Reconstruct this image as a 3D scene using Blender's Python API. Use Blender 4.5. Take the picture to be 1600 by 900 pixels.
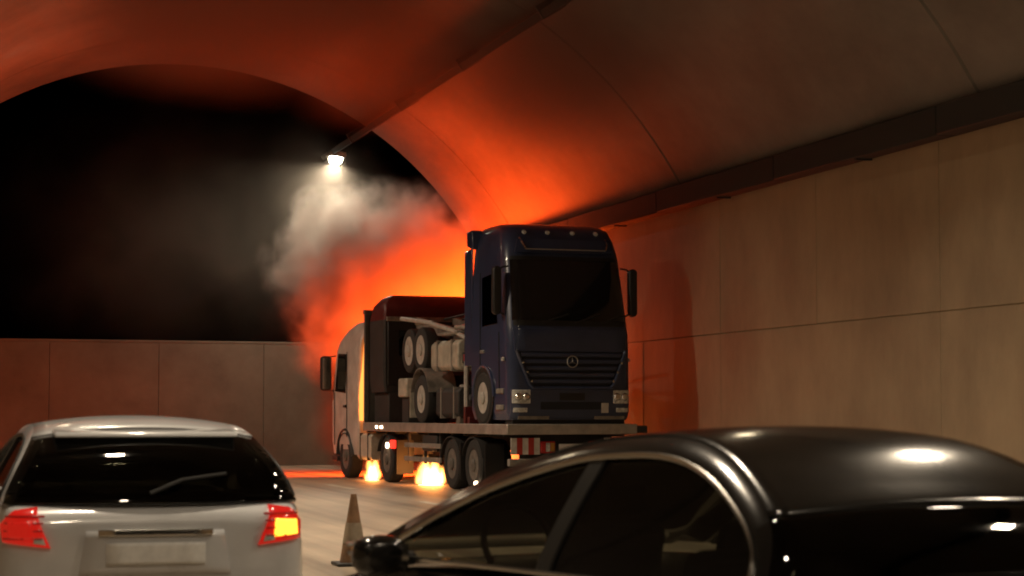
import bpy, bmesh, math, random
from math import sin, cos, pi, radians, atan, sqrt
from mathutils import Vector, Matrix
from mathutils.bvhtree import BVHTree
random.seed(7)
S = bpy.context.scene
for o in list(bpy.data.objects): bpy.data.objects.remove(o)
COL = S.collection

# ------------------------------------------------------------------ camera, world, exposure
FPX, YAW, PITCH = 3300.0, radians(15.26), atan(195/3300)
cam = bpy.data.cameras.new('camera'); camo = bpy.data.objects.new('camera', cam); COL.objects.link(camo)
cam.sensor_width = 36; cam.lens = 36*FPX/1600; cam.clip_start = .1; cam.clip_end = 3000
camo.location = (0, 0, 1.5); camo.rotation_euler = (pi/2+PITCH, 0, -YAW)
cam.dof.use_dof = True; cam.dof.focus_distance = 36; cam.dof.aperture_fstop = 4.0
S.camera = camo
W = bpy.data.worlds.new('World'); S.world = W; W.use_nodes = True
wn = W.node_tree.nodes; sky = wn.new('ShaderNodeTexSky'); sky.sky_type = 'NISHITA'; sky.sun_disc = False
sky.sun_elevation = radians(-6); sky.sun_rotation = radians(200)
W.node_tree.links.new(sky.outputs[0], wn['Background'].inputs[0]); wn['Background'].inputs[1].default_value = .05
S.view_settings.view_transform = 'Standard'; S.view_settings.look = 'None'; S.view_settings.exposure = 0; S.view_settings.gamma = 1
S.render.engine = 'CYCLES'; S.cycles.use_denoising = True; S.cycles.max_bounces = 6
S.cycles.volume_bounces = 1; S.cycles.transparent_max_bounces = 12; S.cycles.filter_width = 1.9
S.cycles.sample_clamp_indirect = 4; S.cycles.volume_step_rate = 2.0; S.cycles.volume_max_steps = 160

# ------------------------------------------------------------------ materials
MATS = {}
def mat(name, col, rough=.6, metal=0, noise=0, scale=3, bump=0, coat=0, emit=None, estr=0, spec=None, stretch=None, noise2=0):
    if name in MATS: return MATS[name]
    m = bpy.data.materials.new(name); m.use_nodes = True; nt = m.node_tree; b = nt.nodes['Principled BSDF']; L = nt.links
    b.inputs['Base Color'].default_value = (*col, 1); b.inputs['Roughness'].default_value = rough; b.inputs['Metallic'].default_value = metal
    b.inputs['Coat Weight'].default_value = coat
    if coat: b.inputs['Coat Roughness'].default_value = .06
    if spec is not None: b.inputs['Specular IOR Level'].default_value = spec
    if emit: b.inputs['Emission Color'].default_value = (*emit, 1); b.inputs['Emission Strength'].default_value = estr
    if noise or bump:
        tc = nt.nodes.new('ShaderNodeTexCoord'); mp = nt.nodes.new('ShaderNodeMapping'); L.new(tc.outputs['Object'], mp.inputs[0])
        if stretch: mp.inputs['Scale'].default_value = stretch
        n = nt.nodes.new('ShaderNodeTexNoise'); n.inputs['Scale'].default_value = scale; n.inputs['Detail'].default_value = 8; n.inputs['Roughness'].default_value = .65
        L.new(mp.outputs[0], n.inputs['Vector'])
        if noise:
            mx = nt.nodes.new('ShaderNodeMix'); mx.data_type = 'RGBA'
            rp = nt.nodes.new('ShaderNodeValToRGB'); rp.color_ramp.elements[0].position = .32; rp.color_ramp.elements[1].position = .68
            L.new(n.outputs['Fac'], rp.inputs[0]); L.new(rp.outputs[0], mx.inputs['Factor'])
            mx.inputs['A'].default_value = (*[c*(1-noise) for c in col], 1); mx.inputs['B'].default_value = (*[min(1, c*(1+noise*.6)) for c in col], 1)
            L.new(mx.outputs['Result'], b.inputs['Base Color'])
            mr = nt.nodes.new('ShaderNodeMapRange'); mr.inputs[3].default_value = max(0, rough-.12*noise-.03); mr.inputs[4].default_value = min(1, rough+.2*noise+.03)
            L.new(n.outputs['Fac'], mr.inputs[0]); L.new(mr.outputs[0], b.inputs['Roughness'])
        if noise2:
            mp2 = nt.nodes.new('ShaderNodeMapping'); L.new(tc.outputs['Object'], mp2.inputs[0]); mp2.inputs['Scale'].default_value = (1.6, .035, 1)
            n2 = nt.nodes.new('ShaderNodeTexNoise'); n2.inputs['Scale'].default_value = 1.3; n2.inputs['Detail'].default_value = 6; L.new(mp2.outputs[0], n2.inputs['Vector'])
            r2 = nt.nodes.new('ShaderNodeMapRange'); r2.inputs[1].default_value = .35; r2.inputs[2].default_value = .6; r2.inputs[3].default_value = 1-noise2; r2.inputs[4].default_value = 1.05
            L.new(n2.outputs['Fac'], r2.inputs[0])
            n4 = nt.nodes.new('ShaderNodeTexNoise'); n4.inputs['Scale'].default_value = 24; n4.inputs['Detail'].default_value = 3; L.new(tc.outputs['Object'], n4.inputs['Vector'])
            r4 = nt.nodes.new('ShaderNodeMapRange'); r4.inputs[3].default_value = .75; r4.inputs[4].default_value = 1.2; L.new(n4.outputs['Fac'], r4.inputs[0])
            pm = nt.nodes.new('ShaderNodeMath'); pm.operation = 'MULTIPLY'; L.new(r2.outputs[0], pm.inputs[0]); L.new(r4.outputs[0], pm.inputs[1])
            vm = nt.nodes.new('ShaderNodeVectorMath'); vm.operation = 'SCALE'; L.new(mx.outputs['Result'], vm.inputs[0]); L.new(pm.outputs[0], vm.inputs['Scale'])
            L.new(vm.outputs[0], b.inputs['Base Color'])
        if bump:
            n3 = nt.nodes.new('ShaderNodeTexNoise'); n3.inputs['Scale'].default_value = scale*9; n3.inputs['Detail'].default_value = 5
            L.new(mp.outputs[0], n3.inputs['Vector'])
            bp = nt.nodes.new('ShaderNodeBump'); bp.inputs['Strength'].default_value = bump; bp.inputs['Distance'].default_value = .02
            L.new(n3.outputs['Fac'], bp.inputs['Height']); L.new(bp.outputs[0], b.inputs['Normal'])
    MATS[name] = m; return m
def glass(name, tint, ior=1.5):
    if name in MATS: return MATS[name]
    m = bpy.data.materials.new(name); m.use_nodes = True; nt = m.node_tree; L = nt.links
    out = nt.nodes['Material Output']; nt.nodes.remove(nt.nodes['Principled BSDF'])
    t = nt.nodes.new('ShaderNodeBsdfTransparent'); t.inputs[0].default_value = (*tint, 1)
    g = nt.nodes.new('ShaderNodeBsdfGlossy'); g.inputs['Roughness'].default_value = .03; g.inputs[0].default_value = (.9, .9, .9, 1)
    fr = nt.nodes.new('ShaderNodeFresnel'); fr.inputs[0].default_value = ior
    mx = nt.nodes.new('ShaderNodeMixShader'); L.new(fr.outputs[0], mx.inputs[0]); L.new(t.outputs[0], mx.inputs[1]); L.new(g.outputs[0], mx.inputs[2])
    L.new(mx.outputs[0], out.inputs[0]); MATS[name] = m; return m
def emission(name, col, s):
    return mat(name, (.02, .02, .02), .4, emit=col, estr=s)

M = dict(
 concrete=mat('lining concrete', (.155, .13, .11), .85, noise=.45, scale=.30, bump=.25, stretch=(1, .6, 1)),
 cladding=mat('cladding enamel', (.31, .228, .14), .65, noise=.36, scale=.55, bump=.05, stretch=(1, .7, .45)),
 claddark=mat('joint seal', (.28, .21, .12), .8),
 asphalt=mat('worn asphalt', (.42, .335, .245), .45, noise=.30, scale=.5, bump=.3, stretch=(1, .35, 1), noise2=.42),
 kerb=mat('kerb concrete', (.32, .29, .25), .85, noise=.3, scale=2, bump=.2),
 paint=mat('road paint', (.62, .58, .48), .6, noise=.35, scale=3),
 ground=mat('dark earth', (.06, .05, .04), .95, noise=.3, scale=.5),
 wallgrey=mat('retaining concrete', (.12, .12, .09), .9, noise=.3, scale=.6, bump=.2),
 duct=mat('cable duct', (.014, .012, .010), .85, noise=.4, scale=2, bump=.1),
 black=mat('black plastic', (.015, .014, .013), .45, noise=.2, scale=4),
 rubber=mat('tyre rubber', (.022, .02, .018), .8, noise=.3, scale=9, bump=.2),
 steel=mat('galvanised steel', (.42, .40, .37), .38, metal=.7, noise=.3, scale=3),
 dirtysteel=mat('dirty steel', (.26, .235, .20), .5, metal=.1, noise=.5, scale=4, bump=.15),
 chassis=mat('chassis paint', (.03, .027, .025), .6, noise=.4, scale=4, bump=.1),
 rim=mat('wheel rim', (.46, .43, .38), .5, metal=.1, noise=.3, scale=6),
 rimdark=mat('dark wheel rim', (.15, .13, .11), .6, noise=.5, scale=7),  # darker, more mottled version of the rim colour
 blue=mat('blue lorry paint', (.030, .043, .092), .3, noise=.18, scale=2.5, coat=.5),
 bluedark=mat('blue grille recess', (.006, .008, .015), .5),
 maroon=mat('dark red lorry paint', (.10, .012, .010), .45, noise=.3, scale=3),
 white=mat('white lorry paint', (.52, .46, .40), .4, noise=.28, scale=2.5, coat=.3),
 carwhite=mat('white car paint', (.56, .565, .575), .28, noise=.12, scale=2, coat=.8),
 carblack=mat('black car paint', (.006, .0055, .005), .16, coat=.4, noise=.1, scale=3),
 chrome=mat('satin chrome', (.68, .66, .62), .16, metal=1),
 alu=mat('aluminium deck edge', (.46, .42, .37), .42, metal=.6, noise=.3, scale=3),
 deck=mat('deck plank', (.16, .13, .10), .7, noise=.4, scale=4, bump=.2),
 headboard=mat('headboard steel', (.12, .11, .095), .6, noise=.4, scale=2, bump=.1),
 lens=mat('clear lamp lens', (.60, .60, .56), .12, coat=.8, noise=.5, scale=22),
 redlens=mat('red lamp lens', (.45, .012, .012), .2, coat=.6),
 redlit=emission('red lamp lit', (1, .03, .015), 2.2),
 amberlit=emission('amber lamp lit', (1, .50, .10), 6.5),
 tailred=mat('tail lamp red', (.35, .01, .01), .2, coat=.5, emit=(1, .02, .01), estr=.38),
 tailamber=emission('turn lamp lit', (1, .38, .03), 3.2),
 tungsten=emission('marker lamp lit', (1, .72, .45), 9),
 plate=mat('number plate', (.72, .72, .70), .45, noise=.15, scale=12),
 signred=mat('red reflective', (.42, .03, .02), .4, noise=.25, scale=5),
 signwhite=mat('white reflective', (.62, .58, .52), .4, noise=.25, scale=5),
 cone=mat('cone orange', (.22, .12, .06), .75, noise=.5, scale=5),
 conewhite=mat('cone band', (.27, .215, .15), .6, noise=.4, scale=6),
 tank=mat('silver tank', (.52, .48, .39), .36, metal=.12, noise=.35, scale=3.5),
 seat=mat('seat cloth', (.02, .018, .016), .9, noise=.2, scale=8),
 glassdark=glass('tinted glass', (.10, .10, .085)),
 glasscab=glass('cab glass', (.16, .17, .16)),
 glassmid=glass('side glass', (.13, .135, .105)),
)

# ------------------------------------------------------------------ mesh helpers
class MB:
    def __init__(s): s.v = []; s.f = []
    def add(s, verts, faces, tr=None):
        n = len(s.v)
        s.v += [tuple(tr @ Vector(p)) if tr else tuple(p) for p in verts]
        s.f += [tuple(i+n for i in f) for f in faces]; return s
    def box(s, x0, x1, y0, y1, z0, z1, tr=None):
        v = [(x, y, z) for z in (z0, z1) for y in (y0, y1) for x in (x0, x1)]
        return s.add(v, [(0, 2, 3, 1), (4, 5, 7, 6), (0, 1, 5, 4), (2, 6, 7, 3), (0, 4, 6, 2), (1, 3, 7, 5)], tr)
    def prism(s, poly, a, b, axis='x', tr=None):
        def P(p, t): return (t, p[0], p[1]) if axis == 'x' else ((p[0], t, p[1]) if axis == 'y' else (p[0], p[1], t))
        n = len(poly); v = [P(p, a) for p in poly]+[P(p, b) for p in poly]
        return s.add(v, [tuple(range(n))[::-1], tuple(range(n, 2*n))]+[(i, (i+1) % n, n+(i+1) % n, n+i) for i in range(n)], tr)
    def loft(s, rings, closed=True, cap=True, tr=None):
        n = len(rings[0]); v = [p for r in rings for p in r]; f = []
        for k in range(len(rings)-1):
            for i in range(n if closed else n-1):
                j = (i+1) % n; f.append((k*n+i, k*n+j, (k+1)*n+j, (k+1)*n+i))
        if cap and closed: f += [tuple(range(n))[::-1], tuple(range((len(rings)-1)*n, len(rings)*n))]
        return s.add(v, f, tr)
    def lathe(s, prof, n=28, axis='x', tr=None, close=False):
        rings = []
        for r, h in prof:
            ring = []
            for i in range(n):
                a = 2*pi*i/n
                ring.append((h, r*cos(a), r*sin(a)) if axis == 'x' else ((r*cos(a), h, r*sin(a)) if axis == 'y' else (r*cos(a), r*sin(a), h)))
            rings.append(ring)
        return s.loft(rings, True, not close, tr)
    def tube(s, pts, r, n=8, tr=None, closed=False, flat=1):
        pts = [Vector(p) for p in pts]; rings = []
        up = Vector((0, 0, 1))
        for i, p in enumerate(pts):
            a = pts[i-1] if i or closed else pts[0]; b = pts[(i+1) % len(pts)] if i < len(pts)-1 or closed else pts[-1]
            t = (b-a).normalized(); u = t.cross(up)
            if u.length < .05: u = t.cross(Vector((1, 0, 0)))
            u.normalize(); w = u.cross(t); rr = r[i] if isinstance(r, (list, tuple)) else r
            rings.append([tuple(p+u*rr*cos(2*pi*k/n)*flat+w*rr*sin(2*pi*k/n)) for k in range(n)])
        if closed: rings.append(rings[0])
        return s.loft(rings, True, not closed, tr)
    def build(s, name, m, parent=None, bevel=0, smooth=35, sub=0, seg=2):
        me = bpy.data.meshes.new(name); me.from_pydata(s.v, [], s.f); me.validate()
        bm = bmesh.new(); bm.from_mesh(me)
        bmesh.ops.recalc_face_normals(bm, faces=bm.faces); bm.to_mesh(me); bm.free()
        o = bpy.data.objects.new(name, me); COL.objects.link(o)
        me.materials.append(m if not isinstance(m, str) else M[m])
        if smooth:
            for p in me.polygons: p.use_smooth = True
            if not sub: me.set_sharp_from_angle(angle=radians(smooth))
        if sub: md = o.modifiers.new('sub', 'SUBSURF'); md.levels = sub; md.render_levels = sub
        if bevel:
            md = o.modifiers.new('bev', 'BEVEL'); md.width = bevel; md.segments = seg; md.limit_method = 'ANGLE'; md.angle_limit = radians(40)
        if parent: o.parent = parent
        return o
def bx(x0, x1, y0, y1, z0, z1): return MB().box(x0, x1, y0, y1, z0, z1)
def empty(name, loc=(0, 0, 0), rz=0):
    o = bpy.data.objects.new(name, None); COL.objects.link(o); o.location = loc; o.rotation_euler = (0, 0, rz); o.empty_display_size = .2
    return o
def tag(o, label=None, cat=None, group=None, kind=None):
    for k, v in (('label', label), ('category', cat), ('group', group), ('kind', kind)):
        if v: o[k] = v
    return o
def copy_tree(o, parent=None):
    c = o.copy(); COL.objects.link(c); c.parent = parent
    for ch in list(o.children): copy_tree(ch, c)
    return c
def lamp(name, typ, energy, col, loc, parent=None, size=None, rot=None, spread=None, sy=None):
    l = bpy.data.lights.new(name, typ); l.energy = energy; l.color = col
    if typ == 'AREA':
        l.shape = 'RECTANGLE'; l.size = size; l.size_y = sy or size
        if spread: l.spread = spread
    elif size: l.shadow_soft_size = size
    o = bpy.data.objects.new(name, l); COL.objects.link(o); o.location = loc
    if rot: o.rotation_euler = rot
    if parent: o.parent = parent
    return o

# ------------------------------------------------------------------ the setting: ground, road, tunnel
tag(bx(-180, 180, -120, 220, -.6, -.05).build('ground', 'ground', smooth=0), kind='structure')
tag(bx(-2.1, 13.0, -30, 95, -.3, 0).build('road', 'asphalt', smooth=0), kind='structure')
road2 = bx(13.0, 60, 54.6, 62, -.3, -.006).build('road_bend', 'asphalt', smooth=0); tag(road2, kind='structure')
# lane markings (worn dashes)
for lx in (2.93, 7.97):
    y = -22.0
    while y < 52:
        tag(bx(lx-.075, lx+.075, y, y+3, .002, .006).build('lane_marking', 'paint', smooth=0), kind='structure'); y += 9
for lx in (-1.75, 12.65):
    tag(bx(lx-.07, lx+.07, -29, 54, .002, .006).build('edge_line', 'paint', smooth=0), kind='structure')
for nm, x0, x1 in (('pavement_right', 13.0, 13.9), ('pavement_left', -2.95, -2.1)):
    k = MB()
    n = 42
    root = tag(empty(nm), kind='structure')
    for i in range(n):
        y = -29+i*2
        bx(x0+(0 if x0 > 0 else .0), x1, y+.006, y+1.994, -.25, .16).build('kerb_stone', 'kerb', root, bevel=.02, smooth=0)
CX, CZ, R, Y1 = 5.9, 1.4, 9.0, 54.0
tun = tag(empty('tunnel_lining'), kind='structure')
def ring(y0, y1, parent):
    a0, a1, n = radians(-12), radians(192), 72; rings = []
    g, gd, th = .05, .045, .45
    for i in range(n+1):
        a = a0+(a1-a0)*i/n; c, s_ = cos(a), sin(a)
        prof = [(R+gd, y0), (R, y0+g), (R, y1-g), (R+gd, y1), (R+th, y1), (R+th, y0)]
        rings.append([(CX+r*c, y, CZ+r*s_) for r, y in prof])
    return MB().loft(rings).build('lining_ring', 'concrete', parent, smooth=20)
ys = [-34, -22, -10, 2, 14, 26, 38, 50, 54]
for a, b in zip(ys[:-1], ys[1:]): ring(a, b, tun)
# dark closing bulkhead behind everything so that no open end shows
# wall cladding, panel by panel
def cladding(nm, x, sgn):
    root = tag(empty(nm), kind='structure')
    bx(min(x+sgn*.06, x+sgn*.02), max(x+sgn*.06, x+sgn*.02), -34, 53.9, -.1, 5.45).build('backing', 'claddark', root, smooth=0)
    y = -34.0; k = 0
    while y < 53.5:
        for z0, z1 in ((.2, 2.94), (2.96, 5.42)):
            d = random.uniform(-.006, .006)
            bx(min(x+d, x+sgn*.03), max(x+d, x+sgn*.03), y+.003, min(y+4.397, 53.9), z0, z1).build('panel', 'cladding', root, bevel=.004, smooth=0, seg=1)
        y += 4.4
    return root
cladding('tunnel_wall_right', 13.9, 1)
cladding('tunnel_wall_left', -2.1-.85, -1)
# portal crown wall outside, so the lining has a face
# dark round duct along the right wall
def duct(x, sg, label):
    root = empty('cable_duct', (x, -33, 5.62))
    tag(root, label, 'cable duct')
    ln = 86.5
    segs = int(ln/6)
    for i in range(segs+1):
        y0 = i*6; y1 = min(ln, y0+5.985)
        if y1 <= y0: break
        MB().prism([(-.16, -.21), (.16, -.21), (.19, -.15), (.19, .15), (.15, .21), (-.16, .21)], y0, y1, 'y').build('duct_section', 'duct', root, bevel=.02)
        bx(-.10, .17, y0+2.8, y0+2.86, -.235, -.205).build('bracket', 'chassis', root, smooth=0)
duct(13.72, 1, 'dark boxy cable duct running along top of the right tunnel wall')
# ceiling cable tray + luminaires
TX, TZ = 10.55, 8.90
tr = tag(empty('cable_tray', (TX, -33, TZ-.14)), 'dark cable tray running along the tunnel vault', 'cable tray')
ang = math.atan2(TZ-CZ, TX-CX)
RT = Matrix.Rotation(-(pi/2-ang), 4, 'Y')
for i in range(15):
    y0, y1 = i*6, i*6+5.98
    if i == 14: y1 = 91.2
    b = MB().box(-.24, .24, y0, y1, -.10, -.075, RT).box(-.24, -.215, y0, y1, -.075, .05, RT).box(.215, .24, y0, y1, -.075, .05, RT)
    b.build('tray_section', 'duct', tr, smooth=0)
    if y0 < 86:
        MB().box(-.26, .26, y0+2.95, y0+3.03, -.12, .16, RT).build('hanger', 'chassis', tr, smooth=0)
for k in range(3):
    MB().tube([(-.12+.12*k, y*2.0, -.03+.012*sin(y*1.7+k)) for y in range(0, 46)], .035, 6, Matrix.Translation((0, 0, 0)) @ RT).build('cable', 'black', tr)

LAMPW = (1.0, .82, .60)
def luminaire(name, loc, label, power, lensmat, group=None, tilt=0, light=True, col=LAMPW, spread=120):
    root = empty(name, loc); root.rotation_euler = (0, tilt, 0)
    tag(root, label, 'tunnel lamp', group)
    MB().prism([(-.20, .0), (.20, .0), (.24, .05), (.20, .15), (-.20, .15), (-.24, .05)], -.34, .34, 'y').build('housing', 'dirtysteel', root, bevel=.015)
    MB().loft([[(.19*k*cx_, .29*k*cy_, z) for cx_, cy_ in [(cos(2*pi*i/16), sin(2*pi*i/16)) for i in range(16)]] for k, z in ((1, .004), (1, -.06), (.9, -.12), (.6, -.17), (.2, -.185))]).build('lens', lensmat, root)
    bx(-.03, .03, -.18, .18, .148, .24).build('bracket', 'chassis', root)
    if light:
        lamp('lamp_light', 'AREA', power, col, (0, 0, -.20), root, .4, (0, 0, 0), radians(spread), .6)
    return root
lampmat = emission('tunnel lamp lens', (1, .80, .52), 22)
far = luminaire('tunnel_lamp', (TX-.02, 57.0, TZ-.40), 'glowing white lamp hanging at the end of the cable tray beyond the arch', 300, emission('far lamp lens', (1, .93, .72), 30), tilt=radians(8), col=(1, .92, .70), spread=170)
for i, y in enumerate((-26, -14, -2, 8, 17, 26)):
    luminaire('tunnel_lamp', (TX-.02, y, TZ-.40), 'lit lamp in the row under the vault cable tray behind the queue', 185, lampmat, 'lamps under the cable tray', radians(18))
for i, y in enumerate((-17, -7, 3, 13, 24, 35.5, 46.5)):  # the farthest lamps are added out of view to brighten road and white cab
    luminaire('tunnel_lamp', (1.2 if y < 40 else .95, y, 8.62), 'lit lamp in the unseen row on the left side of the vault', ({35.5: 500, 46.5: 330}.get(y, 420)) if y > 20 else 230, lampmat, 'lamps on the left vault', radians(-13), spread=125)

# retaining wall outside the arch, built from panels and posts
rw = tag(empty('retaining_wall', (0, 0, 0)), 'low grey concrete retaining wall beyond the tunnel arch', 'wall')
pts = [(-22, 55.6), (-10, 57.4), (-4, 58.3), (0, 58.8), (3, 59.1), (6, 59.4), (9, 59.8), (12, 60.4), (16, 61.2), (22, 62.4), (34, 65)]
for (xa, ya), (xb, yb) in zip(pts[:-1], pts[1:]):
    L_ = math.hypot(xb-xa, yb-ya); t = Matrix.Translation((xa, ya, 0)) @ Matrix.Rotation(math.atan2(yb-ya, xb-xa), 4, 'Z')
    n = max(1, round(L_/3))
    for i in range(n):
        a, b2 = L_*i/n, L_*(i+1)/n
        MB().box(a+.004, b2-.004, 0, .25, -.3, 3.45, t).build('panel', 'wallgrey', rw, bevel=.01, smooth=0, seg=1)
    MB().box(-.01, L_+.01, -.01, .26, 3.452, 3.52, t).build('coping', 'wallgrey', rw, bevel=.012, smooth=0, seg=1)

# ------------------------------------------------------------------ wheels
def wheel(parent, x, y, z, r=.5, w=.30, side=-1, name='wheel', rimr=.29, dish=.10, spokes=0, rimmat='rim'):
    root = empty(name); root.parent = parent; root.location = (x, y, z)
    hw = w/2; s_ = side
    prof = [(rimr, -hw*.85), (rimr+.02, -hw), (r-.05, -hw), (r-.012, -hw*.82), (r, -hw*.55), (r, hw*.55), (r-.012, hw*.82), (r-.05, hw), (rimr+.02, hw), (rimr, hw*.85)]
    MB().lathe(prof+[prof[0]], 36, close=True).build('tyre', 'rubber', root)
    # outer face at s_*hw
    pr = [(rimr+.004, hw*.9), (rimr-.02, hw*.92), (rimr-.04, hw*.75), (rimr*.72, hw-dish), (rimr*.42, hw-dish*.9), (rimr*.40, hw+.01), (rimr*.18, hw+.04), (.001, hw+.045)]
    pr = [(a, b*s_) for a, b in pr]
    MB().lathe(pr+[(.001, -hw*.6*s_), (rimr, -hw*.6*s_)], 28).build('rim', rimmat, root)
    nb = 8 if not spokes else spokes
    b = MB()
    for i in range(nb):
        a = 2*pi*i/nb; c = Matrix.Translation((0, rimr*.55*cos(a), rimr*.55*sin(a)))
        if spokes:
            b.box(s_*(hw-.05)-.012, s_*(hw-.05)+.025, -.03, .03, -rimr*.42, rimr*.42, c @ Matrix.Rotation(a-pi/2, 4, 'X'))
        else:
            b.lathe([(.016, s_*(hw-dish*.9)), (.016, s_*(hw-dish*.9+.03))], 8, tr=c)
    b.build('wheel_bolts' if not spokes else 'spokes', rimmat, root)
    return root

# ------------------------------------------------------------------ lorry cab loft
def lerp(tab, z, k):
    if z <= tab[0][0]: return tab[0][k]
    for a, b in zip(tab[:-1], tab[1:]):
        if z <= b[0]:
            t = (z-a[0])/(b[0]-a[0]); return a[k]+(b[k]-a[k])*t
    return tab[-1][k]
class Cab:
    # tab rows: z, front offset, half width, corner radius, back; front faces -y (sg=-1) or +y (sg=1)
    def __init__(s, tab, sg): s.t, s.sg = tab, sg
    def front(s, x, z):
        f, w, rc = (lerp(s.t, z, k) for k in (1, 2, 3)); e = abs(x)-(w-rc)
        d = rc-sqrt(max(0, rc*rc-min(e, rc)**2)) if e > 0 else 0
        return f+d
    def P(s, x, z, out=0): return (x, -s.sg*(s.front(x, z)-out), z)
    def ring(s, z):
        f, w, rc, bk = (lerp(s.t, z, k) for k in (1, 2, 3, 4)); pts = [(-w+.04, bk), (-w, bk-.04)]
        n = 8
        for i in range(n+1):
            a = pi/2*i/n; pts.append((-w+rc-rc*cos(a), f+rc-rc*sin(a)))
        for i in range(n+1):
            a = pi/2*(1-i/n); pts.append((w-rc+rc*cos(a), f+rc-rc*sin(a)))
        pts += [(w, bk-.04), (w-.04, bk)]
        return [(x, -s.sg*y, z) for x, y in pts]
    def body(s, zs): return MB().loft([s.ring(z) for z in zs])
    def patch(s, xa, xb, za, zb, out, th=.012, nx=16, nz=6, xa2=None, xb2=None):
        # curved panel lying on the front; xa2/xb2: x limits at the top
        xa2 = xa if xa2 is None else xa2; xb2 = xb if xb2 is None else xb2
        rows = []
        for layer in (out, out-th):
            g = []
            for j in range(nz+1):
                t = j/nz; z = za+(zb-za)*t; l = xa+(xa2-xa)*t; r = xb+(xb2-xb)*t
                g.append([s.P(l+(r-l)*i/nx, z, layer) for i in range(nx+1)])
            rows.append(g)
        v = [p for g in rows for r_ in g for p in r_]; W_ = nx+1; H_ = nz+1; N = W_*H_; f = []
        for j in range(nz):
            for i in range(nx):
                a = j*W_+i; f.append((a, a+1, a+W_+1, a+W_)); f.append((N+a, N+a+W_, N+a+W_+1, N+a+1))
        edge = [i for i in range(W_)]+[j*W_+nx for j in range(1, H_)]+[nz*W_+i for i in range(nx-1, -1, -1)]+[j*W_ for j in range(nz-1, 0, -1)]
        for k in range(len(edge)):
            a, b = edge[k], edge[(k+1) % len(edge)]; f.append((a, b, N+b, N+a))
        return MB().add(v, f)
def star(parent, c, r, m, axis=-1, out=.02):
    # ringed three-pointed star emblem facing axis*y
    b = MB(); n = 24
    b.tube([(c[0]+r*cos(2*pi*i/n), c[1]+axis*out, c[2]+r*sin(2*pi*i/n)) for i in range(n)], r*.11, 6, closed=True)
    for k in range(3):
        a = pi/2+2*pi*k/3
        tip = (c[0]+r*cos(a), c[2]+r*sin(a)); q = r*.16
        l = (c[0]+q*cos(a+pi/2), c[2]+q*sin(a+pi/2)); rr = (c[0]-q*cos(a+pi/2), c[2]-q*sin(a+pi/2))
        y0 = c[1]+axis*(out-.01); y1 = c[1]+axis*(out+.02)
        b.add([(tip[0], y0, tip[1]), (l[0], y0, l[1]), (rr[0], y0, rr[1]), (c[0], y1, c[2])], [(0, 1, 2), (0, 1, 3), (1, 2, 3), (0, 2, 3)])
    return b.build('emblem', m, parent)
def mirror(parent, x, y, z, h=.75, w=.24, side=1, sgn=-1, mm='black'):
    # big lorry mirror on two arms; side: +1 right; housing hangs outboard
    root = empty('mirror'); root.parent = parent
    x1 = x+side*.20
    MB().prism([(-w/2, -h/2+.05), (-w/2+.05, -h/2), (w/2-.05, -h/2), (w/2, -h/2+.05), (w/2, h/2-.05), (w/2-.05, h/2), (-w/2+.05, h/2), (-w/2, h/2-.05)], -.07, .07, 'y', Matrix.Translation((x1, y, z))).build('housing', mm, root, bevel=.03)
    MB().prism([(-w/2+.03, -h/2+.05), (w/2-.03, -h/2+.05), (w/2-.03, h/2-.05), (-w/2+.03, h/2-.05)], sgn*-.073, sgn*-.079, 'y', Matrix.Translation((x1, y, z))).build('glass', 'chrome', root)
    for dz in (-h*.42, h*.42):
        MB().tube([(x-side*.04, y-sgn*.02, z+dz*1.2), (x+side*.08, y, z+dz*1.15), (x1, y, z+dz*.95)], .018, 6).build('arm', 'black', root)
    return root

# ------------------------------------------------------------------ recovery lorry
TO, TA = Vector((11.31, 37.27, 0)), radians(5)
T = tag(empty('recovery_truck', TO, TA), 'long flatbed lorry with white cab carrying two old tractor units', 'truck')
BZ = 1.28
for s_ in (-1, 1):
    bx(s_*.42-.05, s_*.42+.05, .35, 11.8, .78, 1.06).build('chassis_rail', 'chassis', T, bevel=.01)
for i in range(13):
    y = .35+i*.74
    bx(-1.2, 1.2, y, y+.08, 1.06, 1.16).build('cross_member', 'chassis', T)
for i in range(12):
    x = -1.2+i*.2
    bx(x+.004, x+.196, .1, 9.33, 1.162, BZ-.012-(.004 if i % 2 else 0)).build('deck_plank', 'deck', T, bevel=.006, seg=1)
for s_ in (-1, 1):
    MB().prism([(1.10, 0), (1.10, .18), (1.125, .2)][:0] or [(s_*1.2, 1.10), (s_*1.275, 1.10), (s_*1.275, BZ+.012), (s_*1.2, BZ+.012)], .02, 9.35, 'y').build('side_rail', 'alu', T, bevel=.012)
bx(-1.29, 1.29, -.06, .10, 1.10, BZ+.016).build('rear_rail', 'alu', T, bevel=.02)
bx(1.29, 1.50, -.05, .12, 1.12, 1.26).build('rear_stop', 'chassis', T, bevel=.02)
# headboard
hb = bx(-1.24, 1.24, 9.35, 9.43, BZ+.0, 3.72).build('headboard', 'headboard', T, bevel=.02)
for x in (-1.2, -.6, 0, .6, 1.2):
    bx(x-.05, x+.05, 9.30, 9.36, BZ+.02, 3.76).build('upright', 'headboard', hb, bevel=.01)
bx(-1.26, 1.26, 9.29, 9.45, 3.70, 3.80).build('top_bar', 'headboard', hb, bevel=.015)
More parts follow.
